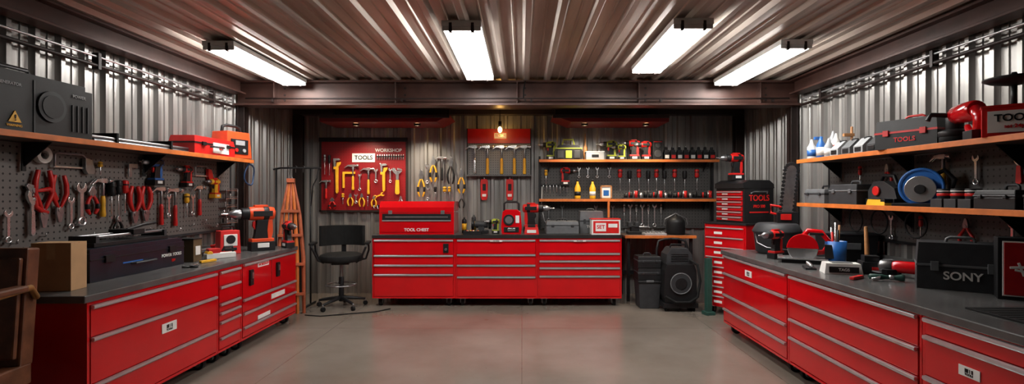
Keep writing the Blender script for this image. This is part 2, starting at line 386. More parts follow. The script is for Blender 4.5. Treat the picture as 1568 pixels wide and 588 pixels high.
def shelf(L,D,loc,rz,nb=4,edge=ORW):
    b=B('storage_shelf')
    b.bb((0,0,-.028),(L,D,0),SHT);b.bb((0,-.018,-.034),(L,0,.004),edge)
    for i in range(nb):
        x=.12+(L-.24)*i/(nb-1)
        b.prism([(D,-.028),(D-.2,-.028),(D,-.2)],x-.004,x+.004,BLK,'x')
        b.bb((x-.015,D-.01,-.22),(x+.015,D,-.028),BLK)
    return b.done(loc,rz,.002)
shelf(3.5,.32,(-3.0,2.2,1.868),pi/2)
shelf(3.08,.37,(2.85,5.28,1.84),-pi/2)
shelf(3.08,.37,(2.85,5.28,1.40),-pi/2)
b=B('shelving_unit')
Yb=7.655
b.bb((.27,Yb-.018,.98),(2.80,Yb,1.97),PEGD)
for z,d in((1.985,.26),(1.415,.24)):
    b.bb((.25,Yb-d,z-.03),(2.85,Yb-.02,z),SHT);b.bb((.25,Yb-d-.015,z-.034),(2.85,Yb-d,z+.004),ORW)
    for x in(.4,1.3,2.1,2.7): b.prism([(Yb-.02,z-.03),(Yb-.2,z-.03),(Yb-.02,z-.17)],x-.005,x+.005,BLK,'x')
b.bb((.25,Yb-.05,.96),(.28,Yb,2.05),BLK);b.bb((2.82,Yb-.05,.96),(2.85,Yb,2.0),BLK)
b.bb((1.24,Yb-.26,1.15),(1.27,Yb-.23,1.38),ORW)
b.done(bev=.002)
b=B('wall_bench')
b.bb((1.42,7.05,.885),(2.40,7.655,.915),SHT);b.bb((1.42,7.03,.88),(2.40,7.05,.92),ORW)
for x in(1.46,2.33):
    for y in(7.1,7.6): b.bb((x,y,0),(x+.04,y+.04,.885),BLK)
b.bb((1.46,7.58,.3),(2.36,7.6,.36),BLK);b.done()

# ------------------------------------------------------------ tools
def hook(b,z=-.02,x=0,d=.028): b.cyl((x,0,z),(x,d,z),.004,STL,n=6)
def hammer(b,L=.32,hm=YEL,k=1.):
    hook(b,-.035,.02);hook(b,-.035,-.02)
    b.tube([(0,0,.01),(0,0,-L*.45)],.011,hm if hm is WOOD else STL,10)
    b.tube([(0,0,-L*.42),(0,0,-L*.55),(0,0,-L*.75),(0,0,-L*.93),(0,0,-L)],[.013,.017,.015,.019,.016],hm,12)
    b.box((0,0,0),(.05*k,.03,.034),CRM);b.cyl((.02,0,0),(.045*k,0,0),.012,CRM);b.cyl((.045*k,0,0),(.07*k,0,0),.019*k,CRM)
    for a in(-.009,.009):
        b.prism([(-.024,.015),(-.06*k,.012),(-.10*k,-.022),(-.105*k,-.034),(-.06*k,-.008),(-.024,-.014)],a-.006,a+.006,CRM)
def wrench(b,L=.25,m=CRM,k=1.):
    hook(b,-.03)
    R=.026*k;c=(0,-R)
    pts=[]
    for i in range(15):
        a=math.radians(130+i*(280)/14);pts.append((R*math.cos(a),c[1]+R*math.sin(a)))
    pts+=[(.42*R,c[1]+.0*R),(-.1*R,c[1]-.3*R),(-.42*R,c[1]+.0*R)]
    b.prism(pts,-.005,.005,m)
    b.prism([(-.009*k,-2*R+.008),(.009*k,-2*R+.008),(.008*k,-L+.03),(-.008*k,-L+.03)],-.004,.004,m)
    b.ring((0,0,-L+.018),.017*k,.007*k,m,n=16,k=6)
def adjw(b,L=.28,hm=REDP,k=1.):
    hook(b,-.05)
    b.prism([(-.034*k,.0),(-.044*k,-.03),(-.03*k,-.065),(-.012*k,-.09),(.012*k,-.09),(.03*k,-.062),(.038*k,-.052),(.038*k,-.042),(-.008*k,-.044),(-.014*k,-.01)],-.009,.009,CRM)
    b.prism([(.0*k,-.036),(.036*k,-.034),(.034*k,-.018),(.004*k,-.002),(-.002*k,-.01)],-.007,.007,CRM)
    b.cyl((.008,-.012,-.056),(.008,.012,-.056),.009,STL,n=10)
    b.prism([(-.012*k,-.085),(.012*k,-.085),(.010*k,-L*.5),(-.010*k,-L*.5)],-.006,.006,CRM)
    b.prism([(-.013*k,-L*.46),(.013*k,-L*.46),(.018*k,-L*.95),(.008*k,-L),(-.008*k,-L),(-.018*k,-L*.95)],-.010,.010,hm)
def pliers(b,L=.22,hm=REDP,op=.03,flip=False,k=1.):
    if flip: b.T=b.T@Matrix.Translation((0,0,-L))@rotm((0,pi,0))
    hook(b,-L*.3)
    for s in(-1,1):
        b.prism([(0,0),(s*.008*k,-.004),(s*.02*k,-L*.2),(s*.018*k,-L*.32),(0,-L*.34)],-.007,.007,STL)
        h=[(s*.006,0,-L*.3),(s*.02*k,0,-L*.42),(s*(.02*k+op),0,-L*.6),(s*(.018*k+op),0,-L*.8),(s*(.006+op),0,-L)]
        b.tube(h,[.008,.009*k,.0115*k,.0115*k,.009*k],hm,10)
    b.cyl((0,-.011,-L*.27),(0,.011,-L*.27),.012*k,STL)
def driver(b,L=.24,hm=REDP,k=1.):
    hook(b,-L*.38-.005,0)
    b.lathe([(.006,0),(.014*k,-.006),(.016*k,-L*.1),(.013*k,-L*.2),(.016*k,-L*.3),(.012*k,-L*.38),(.008,-L*.4)],hm,n=12)
    b.lathe([(.0165*k,-L*.12),(.0165*k,-L*.16)],BLK,n=12)
    b.cyl((0,0,-L*.39),(0,0,-L*.94),.0045,CRM,n=8);b.box((0,0,-L*.965),(.012,.003,L*.07),CRM)
def snips(b,L=.3,hm=YEL):
    hook(b,-L*.4)
    for s in(-1,1):
        b.prism([(0,0),(s*.012,-.01),(s*.034,-L*.22),(s*.02,-L*.38),(0,-L*.4)],-.006,.006,STL)
        b.tube([(s*.008,0,-L*.36),(s*.03,0,-L*.5),(s*.045,0,-L*.68),(s*.04,0,-L*.85),(s*.022,0,-L)],[.01,.012,.014,.014,.01],hm,10)
        b.tube([(s*.045,-.003,-L*.64),(s*.042,-.003,-L*.82)],.0155,BLK,10)
def pipew(b,L=.4,hm=YEL):
    hook(b,-.08)
    b.prism([(-.05,.0),(.03,.0),(.045,-.02),(.02,-.03),(-.018,-.03),(-.018,-.12),(-.04,-.12)],-.012,.012,CRM)
    b.prism([(.0,-.055),(.05,-.05),(.045,-.08),(.016,-.12),(.016,-L*.95),(0,-L),(-.016,-L*.95),(-.022,-.12),(-.01,-.11)],-.013,.013,hm)
    b.box((-.028,0,-.13),(.035,.03,.035),hm)
def square(b,L=.2,hm=YEL):
    hook(b,-.02)
    b.prism([(-.02,0),(L*.7,0),(L*.7,-.03),(.012,-.03),(.012,-L),(-.02,-L)],-.005,.005,hm)
def hacksaw(b,L=.32,hm=REDP):
    hook(b,-.01)
    b.tube([(-L/2,0,-.09),(-L/2,0,-.01),(-L/2+.02,0,0),(L/2-.03,0,0),(L/2,0,-.03)],.007,STL,8)
    b.box((-.005,0,-.09),(L,.002,.012),CRM)
    b.prism([(L/2-.02,-.02),(L/2+.03,-.03),(L/2+.06,-.11),(L/2+.045,-.13),(L/2+.0,-.13),(L/2-.02,-.10)],-.014,.014,hm)
def drill(b,col=REDP,acc=BLK,d=1):
    s=d
    b.box((.015*s,0,.025),(.125,.078,.05),acc);b.box((.015*s,0,.058),(.115,.07,.018),col)
    b.box((.015*s,-.04,.03),(.06,.004,.025),WHT)
    b.prism([(.055*s,.06),(-.03*s,.06),(-.022*s,.085),(-.012*s,.17),(.052*s,.17),(.058*s,.09)],-.021,.021,acc)
    b.prism([(.06*s,.06),(.045*s,.06),(.04*s,.11),(.046*s,.17),(.068*s,.17),(.07*s,.1)],-.023,.023,col)
    b.prism([(-.016*s,.165),(-.03*s,.16),(-.032*s,.135),(-.018*s,.115)],-.010,.010,REDP if col is not REDP else BLK)
    b.lathe([(.02,-.085),(.034,-.078),(.038,-.05),(.038,.03),(.036,.05)],col,(0,0,.205),18,(-s,0,0))
    b.lathe([(.0385,-.05),(.040,-.045),(.040,-.025),(.0385,-.02)],acc,(0,0,.205),18,(-s,0,0))
    b.box((.015*s,0,.205),(.1,.079,.03),acc)
    b.lathe([(.036,.05),(.032,.058),(.033,.085),(.028,.09)],acc,(0,0,.205),18,(-s,0,0))
    b.lathe([(.026,.09),(.027,.12),(.016,.14),(.012,.148)],STL,(0,0,.205),16,(-s,0,0))
    b.cyl((-.145*s,0,.205),(-.185*s,0,.205),.005,CRM,n=8)
    b.box((.012*s,0,.247),(.07,.03,.012),col)
NM={hammer:'hammer',wrench:'combination_wrench',adjw:'adjustable_wrench',pliers:'pliers',driver:'screwdriver',snips:'tin_snips',pipew:'pipe_wrench',square:'carpenter_square',hacksaw:'hacksaw'}
def hang(kind,wall,a,z,*args,rotn=0,nm=None,sc=None,**kw):
    b=B(nm or NM[kind]);b.at(rot=(0,rotn,0));kind(b,*args,**kw)
    sc=sc or {'L':1.1,'R':1.1}.get(wall,1.)
    if wall=='L': return b.done((-3.310,a,z),pi/2,.0015,sc=sc)
    if wall=='R': return b.done((3.210,a,z),-pi/2,.0015,sc=sc)
    y={'B':7.642,'C':7.637,'W':7.664}[wall]-.031
    return b.done((a,y,z),0,.0015,sc=sc)
def drop(col,acc,loc,rz=0,sc=1,d=1,nm='cordless_drill'):
    b=B(nm);drill(b,col,acc,d);return b.done(loc,rz,.003,None,sc)

# left pegboard
b=B('tape_roll');b.lathe([(.030,-.02),(.058,-.02),(.058,.02),(.030,.02),(.030,-.02)],WHT,n=28,axis=(0,-1,0));b.cyl((0,.025,0),(0,-.026,0),.012,BLK);b.done((-3.316,3.54,1.766),pi/2,.001)
hang(pliers,'L',3.22,1.62,.30,REDP,.05,rotn=.5,nm='bolt_cutter',k=1.3);hang(pliers,'L',3.42,1.56,.22,REDP,.045,rotn=-.9,k=1.3)
hang(pliers,'L',3.545,1.66,.40,REDP,.035,flip=True,k=1.5,sc=1)
hang(pliers,'L',3.665,1.63,.34,REDP,.03,flip=True,k=1.4,sc=1)
hang(adjw,'L',3.46,1.52,.28,CRM,k=.8)
hang(wrench,'L',3.85,1.59,.32,CRM,k=1.7,sc=1)
hang(wrench,'L',3.76,1.48,.22,CRM)
hang(hacksaw,'L',3.76,1.79,.24,STL)
hang(snips,'L',3.945,1.56,.20,REDP)
hang(hammer,'L',4.045,1.60,.26,YEL)
hang(driver,'L',4.13,1.60,.28,BLK,k=1.8);hang(driver,'L',4.20,1.61,.28,BLK,k=1.7);hang(driver,'L',4.27,1.61,.25,REDP,k=1.6)
hang(pliers,'L',4.38,1.56,.29,REDP,.022,flip=True,k=1.6);hang(pliers,'L',4.51,1.56,.28,REDP,.02,flip=True,k=1.6)
hang(hammer,'L',4.70,1.54,.30,REDP,1.2);hang(hammer,'L',4.89,1.53,.31,REDP,1.2)
hang(wrench,'L',4.80,1.50,.2)
drop(BLU,BLK,(-3.285,4.58,1.57),pi/2,1.0,nm='heat_gun');drop(REDP,BLK,(-3.29,5.02,1.56),pi/2,.85,nm='impact_driver')
hang(driver,'L',5.06,1.50,.22,YEL,k=1.4);hang(hammer,'L',5.26,1.56,.26,REDP)
drop(REDP,YEL,(-3.29,5.48,1.45),pi/2,.85,nm='impact_driver')
hang(square,'L',4.33,1.75,.1,STL);hang(wrench,'L',5.15,1.5,.2);hang(driver,'L',4.02,1.75,.1,YEL)
hang(hacksaw,'L',5.30,1.78,.2,REDP);hang(driver,'L',3.14,1.42,.24,YEL,k=1.5);hang(wrench,'L',3.30,1.40,.2);hang(pliers,'L',4.2,1.32,.14,BLK,.015)
b=B('wire_rack')
for z in(0,.09,.18,.27,.36):
    b.box((0,-.05,z),(.22,.1,.006),CRM);b.cyl((-.11,-.1,z+.02),(.11,-.1,z+.02),.004,CRM,n=6)
for x in(-.11,.11):
    b.cyl((x,0,-.03),(x,0,.4),.006,STL,n=6);b.cyl((x,-.1,-.01),(x,-.1,.38),.004,STL,n=6)
for i in range(10): b.cyl((-.09+i*.02,-.05,.003+.09*(i%4)),(-.09+i*.02,-.05,.055+.09*(i%4)),.009,[BLK,CRM,STL][i%3],n=8)
b.done((-3.35,5.745,1.17),pi/2,.001)
b=B('pegboard_hooks')
for i in range(13):
    y=3.15+i*.2;z=1.14+.03*(i%3)
    b.cyl((-3.345,y,z),(-3.30,y,z),.004,CRM,n=6);b.cyl((-3.30,y,z),(-3.298,y,z+.03),.004,CRM,n=6)
b.done(bev=0)

# red board
hang(driver,'B',-2.93,2.08,.30,STL,k=1.2);hang(driver,'B',-2.86,2.07,.3,BLK,k=1.3)
hang(pipew,'B',-2.745,2.02,.48,YEL,sc=1.1);hang(square,'B',-2.645,1.82,.24,YEL)
hang(hammer,'B',-2.51,1.91,.33,YEL,1.1,sc=1.1);hang(hammer,'B',-2.28,1.86,.34,YEL,1.1,sc=1.1)
hang(wrench,'B',-2.41,1.80,.26);hang(wrench,'B',-2.17,1.88,.22,k=1.2)
hang(pipew,'B',-2.05,1.94,.38,YEL,sc=1.1);hang(adjw,'B',-1.85,1.88,.36,YEL,k=1.7,sc=1.1);hang(wrench,'B',-1.955,1.88,.22,CRM)
hang(pliers,'B',-2.55,1.50,.17,YEL,.015,sc=1.1);hang(pliers,'B',-2.38,1.50,.18,YEL,.015,sc=1.1);hang(pliers,'B',-2.20,1.47,.17,YEL,.015)
hang(wrench,'B',-2.04,1.50,.17,YEL,k=1.2,rotn=1.2);hang(pliers,'B',-1.80,1.46,.16,CRM,.02)
hang(hammer,'B',-2.91,1.68,.26,REDP);hang(snips,'B',-2.82,1.44,.17,REDP);hang(driver,'B',-2.66,1.5,.16,YEL,k=1.4)
hang(wrench,'B',-2.465,1.5,.15,CRM);hang(driver,'B',-2.29,1.46,.15,CRM)
b=B('drill_bit_set')
b.box((0,0,.0),(.42,.02,.014),BLK)
for i in range(12): b.cyl((-.19+i*.035,0,-.05),(-.19+i*.035,0,.03),.008,CRM,n=6)
b.done((-1.96,7.631,2.05),bev=.001)
b=B('hex_key_set')
for i in range(8): b.tube([(-.2+i*.05,-.01,.0),(-.2+i*.05,-.01,-.04-.003*i),(-.18+i*.05,-.01,-.045-.003*i)],.005,CRM,6)
b.box((0,.0,.0),(.42,.025,.012),BLK);b.done((-2.0,7.627,1.32),bev=.001)
for a,z,k,c in((-1.50,1.86,.38,YEL),(-1.32,2.06,.36,YEL),(-1.06,2.05,.38,BLK),(-.90,1.87,.34,YEL)): hang(snips,'W',a,z,k,c,sc=1.08)
hang(hammer,'W',-1.19,2.03,.34,BLK)
hang(driver,'W',-1.29,1.60,.2,BLK,k=1.5);hang(driver,'W',-1.15,1.6,.2,YEL,k=1.8);hang(driver,'W',-1.08,1.6,.2,YEL,k=1.5);hang(pliers,'W',-.9,1.48,.2,BLK,.02)
hang(wrench,'W',-1.41,1.95,.3,k=1.2);hang(wrench,'W',-1.40,1.6,.2)
for a in(-.70,-.51,-.30,-.11,.04):
    b=B('hammer');hammer(b,.30,YEL if a!=-.70 else CRM,1.0);b.done((a,7.606,2.19),0,.0015,sc=1.35)
for a in(-.56,-.18):
    b=B('utility_knife')
    b.prism([(-.045,0),(.045,0),(.055,-.04),(.05,-.26),(.035,-.31),(-.035,-.31),(-.05,-.26),(-.055,-.04)],-.02,.02,REDP)
    b.box((0,-.022,-.12),(.05,.006,.1),BLK);b.box((0,-.022,-.24),(.06,.006,.04),WHT);b.cyl((0,0,.0),(0,0,.03),.012,CRM);b.cyl((0,0,-.03),(0,.03,-.03),.005,STL)
    b.done((a,7.632,1.71),bev=.004)

# ------------------------------------------------------------ cases etc.
def case(name,w,d,h,m,loc,rz=0,lid=.4,label=None,lm=WHT,acc=None,handle='top',txtm=None,bev=.012,plate=None,ts=.17):
    acc=acc or BLK;b=B(name);hz=h*(1-lid)
    b.bb((-w/2,-d/2,0),(w/2,d/2,hz-.003),m);b.bb((-w/2-.004,-d/2-.004,hz-.003),(w/2+.004,d/2+.004,hz+.012),acc)
    b.box((0,0,(hz+.01+h)/2),(w,d,h-hz-.01),m,tp=(.96,.93))
    for x in(-w*.3,w*.3): b.box((x,-d/2-.008,hz),(w*.09,.014,h*.2),acc)
    if handle=='top': b.tube([(-w*.16,0,h-.005),(-w*.15,0,h+.02),(-w*.11,0,h+.03),(w*.11,0,h+.03),(w*.15,0,h+.02),(w*.16,0,h-.005)],.009,acc,8)
    if handle=='front': b.tube([(-w*.14,-d/2,hz-.02),(-w*.13,-d/2-.03,hz-.02),(w*.13,-d/2-.03,hz-.02),(w*.14,-d/2,hz-.02)],.009,acc,8)
    if plate: b.box((plate[0]*w,-d/2-.003,plate[1]*h),(plate[2]*w,.006,plate[3]*h),lm)
    if label: b.text(label,h*ts,(0 if not plate else plate[0]*w,-d/2-.008 if plate else -d/2-.003,h*.3 if not plate else plate[1]*h),txtm or WHT)
    return b.done(loc,rz,bev)
b=B('tool_chest')
W=1.0
b.prism([(0,0),(.5,0),(.5,.40),(.42,.44),(.06,.44),(0,.36)],-W/2,W/2,RED,'x')
b.bb((-W/2+.04,-.006,.185),(W/2-.04,.0,.275),BLK);b.bb((-W/2+.04,-.018,.175),(W/2-.04,.0,.19),ALU);b.bb((-W/2+.02,-.004,.29),(W/2-.02,0,.296),DRED)
b.bb((-W/2+.08,-.008,.225),(W/2-.08,-.006,.24),CRM)
b.bb((-W/2+.03,-.008,.03),(W/2-.03,0,.16),RED);b.text('TOOL CHEST',.055,(0,-.010,.06),WHT)
for x in(-.51,.51): b.tube([(x*.98,.18,.3),(x*1.04,.18,.29),(x*1.04,.32,.29),(x*.98,.32,.3)],.008,CRM,8)
for x in(-.35,.35): b.box((x,-.01,.295),(.05,.014,.05),CRM)
b.done((-1.41,6.86,.951),bev=.006)

b=B('spray_can');b.lathe([(.033,0),(.033,.17),(.028,.185),(.012,.195),(.012,.215)],BLK);b.lathe([(.0335,.04),(.0335,.13)],YEL);b.done((-.80,7.12,.951),bev=0)
b=B('spray_can');b.lathe([(.033,0),(.033,.20),(.028,.215),(.012,.225),(.012,.245)],DGR);b.lathe([(.0335,.04),(.0335,.15)],YEL);b.done((-.68,7.25,.951),bev=0)
b=B('bench_grinder')
b.box((0,0,.02),(.2,.12,.04),BLK);b.box((0,0,.07),(.08,.08,.08),DGR);b.cyl((-.09,0,.12),(.09,0,.12),.05,DGR)
for s in(-1,1): b.cyl((s*.10,0,.12),(s*.135,0,.12),.065,BLK);b.cyl((s*.136,0,.12),(s*.142,0,.12),.045,LGR)
b.done((-.56,7.08,.951),bev=.003)
drop(YG,BLK,(-.37,7.0,.951),sc=.8)
b=B('parts_tray');b.bb((-.12,-.08,0),(.12,.08,.012),BLK)
for a,c in(((-.12,-.08,.012),(.12,-.07,.05)),((-.12,.07,.012),(.12,.08,.05)),((-.12,-.07,.012),(-.11,.07,.05)),((.11,-.07,.012),(.12,.07,.05))): b.bb(a,c,BLK)
for i in range(14): b.cyl((random.uniform(-.09,.09),random.uniform(-.05,.05),.012),(random.uniform(-.09,.09),random.uniform(-.05,.05),.05),.007,[YEL,CRM,REDP][i%3],n=8)
b.done((-.66,6.88,.951),bev=.002)
b=B('jobsite_radio')
b.prism([(-.13,0),(.13,0),(.14,.1),(.12,.30),(.08,.33),(-.08,.33),(-.12,.30),(-.14,.1)],-.1,.1,RED)
b.cyl((-.035,-.10,.19),(-.035,-.115,.19),.075,BLK,n=24);b.cyl((-.035,-.115,.19),(-.035,-.12,.19),.05,GRY,n=24)
b.box((.0,-.105,.06),(.2,.012,.07),BLK);b.box((.08,-.105,.2),(.05,.012,.1),WHT);b.box((0,-.112,.06),(.1,.004,.04),CRM)
b.tube([(-.1,0,.31),(-.1,0,.41),(-.07,0,.43),(.07,0,.43),(.1,0,.41),(.1,0,.31)],.014,BLK,10)
b.done((-.14,7.0,.951),bev=.008)
drop(REDP,BLK,(.15,7.2,.951),0,1.65,-1)
b=B('battery_charger');b.box((0,0,.05),(.2,.14,.1),REDP,tp=(.85,.8));b.box((0,-.02,.11),(.1,.08,.03),BLK);b.box((0,-.07,.04),(.12,.006,.04),WHT);b.done((.13,6.90,.951),bev=.004)
case('equipment_case',.44,.3,.17,GRY,(.55,7.05,.951),0,.35,acc=DGR)
case('equipment_case',.32,.3,.30,GRY,(.96,7.18,.951),0,.45,label='TOOL',acc=DGR)
b=B('parts_organizer');b.box((0,0,.1),(.38,.2,.2),WHT);b.box((0,-.101,.1),(.34,.006,.16),REDP);b.box((-.07,-.105,.1),(.14,.006,.11),WHT);b.box((.09,-.105,.12),(.12,.006,.05),WHT);b.text('SET',.07,(-.07,-.11,.1),RED)
b.box((0,0,.205),(.39,.21,.01),REDP);b.done((1.12,6.91,.951),bev=.004)
b=B('power_cable')
b.tube([(.30,7.60,1.6),(.29,7.56,1.3),(.33,7.5,1.1),(.45,7.42,.97),(.7,7.4,.962),(.95,7.42,.962),(1.2,7.25,.962)],.007,LGR,8);b.done(bev=0)

Z1,Z2=1.986,1.416
yS=7.52
b=B('tool_bag')
b.prism([(-.2,0),(.2,0),(.21,.12),(.14,.22),(-.14,.22),(-.21,.12)],-.09,.09,BLK)
b.tube([(-.09,-.02,.21),(-.07,-.02,.30),(.07,-.02,.30),(.09,-.02,.21)],.012,YG,8)
for x in(-.12,0,.12): b.box((x,-.095,.08),(.09,.02,.11),YG if x==0 else DGR)
b.bb((-.2,-.096,.16),(.2,-.09,.175),YG);b.done((.68,yS,Z1),bev=.006)
drop(YG,BLK,(.41,yS,Z1),sc=1.1)
b=B('glue_bottle');b.lathe([(.03,0),(.032,.15),(.026,.2),(.012,.23),(.008,.36),(.004,.40)],WOOD);b.done((.94,7.58,Z1),bev=0)
b=B('storage_bin');b.box((0,0,.055),(.26,.15,.11),LGR);b.box((0,0,.115),(.27,.16,.012),WHT);b.box((0,-.077,.055),(.1,.006,.04),BLK);b.done((1.06,7.47,Z1),bev=.005)
drop(YG,BLK,(1.30,yS,Z1),sc=1.15);drop(YG,BLK,(1.44,7.46,Z1),sc=.9,nm='impact_driver')
drop(REDP,BLK,(1.63,yS,Z1),sc=1.2);drop(REDP,BLK,(1.80,7.49,Z1),sc=1.1,nm='impact_driver')
b=B('portable_speaker');b.box((0,0,.14),(.14,.14,.28),BLK);b.cyl((0,-.071,.09),(0,-.078,.09),.055,DGR,n=24);b.cyl((0,-.071,.21),(0,-.078,.21),.035,DGR,n=24);b.box((.0,-.073,.265),(.12,.006,.012),REDP);b.done((1.98,yS,Z1),bev=.006)
b=B('battery_row')
for i in range(8):
    x=i*.095
    b.box((x,0,.06),(.08,.1,.12),BLK);b.box((x,0,.135),(.06,.08,.03),DGR);b.cyl((x,0,.15),(x,0,.19),.022,BLK,n=12);b.box((x,-.052,.05),(.06,.006,.05),REDP if i%2 else WHT)
    b.cyl((x,0,.19),(x,0,.2),.012,CRM,n=10)
b.done((2.12,yS,Z1),bev=.004)
hang(driver,'C',.36,1.85,.22,YEL,k=1.5)
drop(REDP,BLK,(.66,7.585,1.62),0,1.05,-1,nm='impact_driver')
for x in(.82,1.04):
    b=B('oil_bottle');b.lathe([(.04,0),(.045,.02),(.045,.16),(.03,.2),(.016,.23),(.016,.26)],YEL);b.cyl((0,0,.26),(0,0,.29),.02,BLK);b.lathe([(.0455,.05),(.0455,.11)],WHT if x>1 else BLK);b.done((x,7.53,Z2),bev=0)
b=B('picture_frame')
for a in(-1,1): b.box((a*.075,0,.1),(.02,.02,.2),WOOD);b.box((0,0,.1+a*.09),(.17,.02,.02),WOOD)
b.box((0,.005,.1),(.14,.008,.17),WHT);b.box((0,-.001,.09),(.08,.006,.08),BLU);b.box((0,.03,.02),(.12,.05,.03),WOOD);b.done((1.24,7.53,Z2),bev=.002)
b=B('hanging_bits')
for i in range(8): b.cyl((i*.05,0,0),(i*.05,0,-.08-.02*(i%3)),.006,CRM,n=6)
b.box((.17,.01,.0),(.42,.02,.02),BLK);b.done((.32,7.616,1.62),bev=.001)
for x in(.85,.98,1.12,1.3): hang(wrench,'C',x,1.90,.17,CRM)
for i,x in enumerate((1.46,1.60,1.74,1.88,2.00,2.12,2.27,2.42,2.6)):
    hang(driver,'C',x,1.86-.02*(i%2),.32,REDP if i%2==0 else BLK,k=2.1)
b=B('socket_set')
b.bb((-.02,-.08,0),(1.28,.08,.02),DGR)
for i in range(18):
    for j in(-.035,.035):
        h=.06+.05*((i*7)%5)/5
        b.cyl((.02+i*.072,j,.02),(.02+i*.072,j,.02+h),.022,[BLK,BLK,REDP,CRM,BLK][(i+int(j>0))%5],n=12)
        b.cyl((.02+i*.072,j,.02+h),(.02+i*.072,j,.023+h),.013,STL,n=10)
b.done((1.50,7.49,Z2),bev=0)
for i,x in enumerate((1.52,1.61,1.70,1.79,1.88,1.97,2.07)):
    if i%2: hang(wrench,'C',x,1.35,.34,CRM,k=1.3)
    else: hang(driver,'C',x,1.35,.34,CRM,k=1.3)
for x in(.40,.60,1.10,1.35): hang(wrench,'C',x,1.33,.24,STL)
b=B('shop_vise');b.box((0,0,.02),(.22,.14,.04),BLK);b.box((0,0,.08),(.12,.1,.09),BLK);b.box((-.08,0,.14),(.05,.14,.07),DGR);b.box((.02,0,.14),(.05,.14,.07),DGR);b.cyl((.04,0,.1),(.2,0,.1),.015,STL);b.cyl((.19,-.08,.1),(.19,.08,.1),.007,STL);b.done((1.62,7.35,.916),bev=.005)
b=B('storage_canister');b.lathe([(.12,0),(.13,.02),(.13,.17),(.125,.2),(.09,.24),(.03,.26),(.02,.28)],BLK,n=28);b.tube([(-.13,0,.1),(-.17,0,.14),(-.15,0,.22),(0,0,.30),(.15,0,.22),(.17,0,.14),(.13,0,.1)],.006,STL);b.done((2.2,7.32,.916),bev=0)
b=B('tool_roll')
b.box((0,0,.015),(.30,.2,.03),LGR)
for i in range(6): b.cyl((-.12+i*.05,-.09,.04),(-.12+i*.05,.09,.04),.01,CRM,n=8)
b.done((1.85,7.16,.916),bev=.004)

# ------------------------------------------------------------ floor items
b=B('drafting_chair')
for i in range(5):
    a=2*pi*i/5+.3;dx,dy=math.cos(a),math.sin(a)
    b.tube([(0,0,.13),(dx*.16,dy*.16,.11),(dx*.31,dy*.31,.085)],[.026,.022,.016],BLK,8)
    b.cyl((dx*.31-dy*.02,dy*.31+dx*.02,.03),(dx*.31+dy*.02,dy*.31-dx*.02,.03),.03,RUB,n=14);b.cyl((dx*.31,dy*.31,.03),(dx*.31,dy*.31,.09),.01,STL,n=8)
b.cyl((0,0,.08),(0,0,.40),.032,BLK);b.cyl((0,0,.40),(0,0,.58),.02,STL)
b.ring((0,0,.3),.19,.009,STL,rot=(0,0,0),n=28)
for a in(0,2.09,4.19): b.cyl((0,0,.3),(.19*math.cos(a),.19*math.sin(a),.3),.007,STL,n=8)
b.box((0,0,.585),(.22,.22,.03),BLK)
b.lathe([(.18,.60),(.265,.61),(.28,.64),(.27,.69),(.22,.71),(.05,.715)],RUB,n=28)
pts=[];n=14
for i in range(n+1):
    a=math.radians(-62+124*i/n);pts.append((.335*math.sin(a),-.06+.31*math.cos(a)))
for i in range(n,-1,-1):
    a=math.radians(-62+124*i/n);pts.append((.295*math.sin(a),-.06+.27*math.cos(a)))
b.prism(pts,.80,1.07,RUB,'z')
b.box((0,.25,.75),(.06,.02,.2),BLK,(.1,0,0));b.box((0,.16,.60),(.06,.2,.02),BLK)
for s in(-1,1):
    b.tube([(s*.2,.12,.60),(s*.30,.12,.62),(s*.34,.10,.74),(s*.34,.06,.83),(s*.34,-.16,.84),(s*.33,-.2,.81),(s*.26,-.16,.64),(s*.2,-.1,.60)],.014,BLK,8)
    b.box((s*.34,-.05,.85),(.065,.26,.03),RUB)
b.done((-2.38,6.75,0),.2,.012)
b=B('power_cable');b.tube([(-2.66,6.28,.008),(-2.45,6.22,.008),(-2.1,6.36,.008),(-1.85,6.45,.008),(-1.70,6.62,.008)],.007,RUB,8);b.done(bev=0)

b=B('folding_ladder')
for i,t in enumerate((-1,-.5,0,.5,1)):
    b.tube([(t*.15,.02*abs(t),.0),(t*.145,.02*abs(t)-.01,.7),(t*.10,.01,1.25),(t*.03,.02,1.66)],[.022,.026,.022,.012],TER if i%2==0 else ORW,6)
for z,w in((.25,.34),(.62,.34),(.98,.29),(1.28,.21)): b.box((0,-.03,z),(w,.02,.035),TER)
b.box((0,.01,1.66),(.09,.07,.05),TER);b.tube([(-.02,0,1.68),(0,0,1.74),(.02,0,1.68)],.008,STL)
b.done((-2.87,6.36,0),.25,.002)
b=B('garment_rack')
b.tube([(-.30,0,1.82),(-.2,0,1.84),(.34,0,1.84)],.012,BLK,8);b.tube([(-.26,0,.02),(-.26,0,1.84)],.012,BLK,8);b.tube([(.2,0,.02),(.2,0,1.84)],.012,BLK,8)
b.tube([(.2,-.16,.015),(.2,.16,.015)],.014,BLK);b.tube([(-.26,-.16,.015),(-.26,.16,.015)],.014,BLK)
b.tube([(.2,0,1.3),(.24,-.02,1.6),(.29,-.02,1.7),(.31,0,1.84)],.008,BLK,8)
for x in(-.1,0,.1): b.tube([(x,0,1.87),(x+.02,0,1.855),(x,0,1.83),(x,0,1.78)],.004,STL,6)
b.done((-3.03,6.86,0),bev=0)
b=B('waste_bin');b.box((0,0,.17),(.25,.25,.34),DGR,tp=(1.15,1.15));b.box((0,0,.35),(.31,.31,.03),BLK);b.box((0,-.150,.36),(.1,.02,.03),GRY);b.done((1.66,6.78,0),bev=.008)
case('equipment_case',.32,.27,.16,BLK,(1.67,6.79,.366),0,.4,acc=DGR,handle=None);case('equipment_case',.30,.27,.15,BLK,(1.66,6.79,.527),0,.4,acc=DGR)
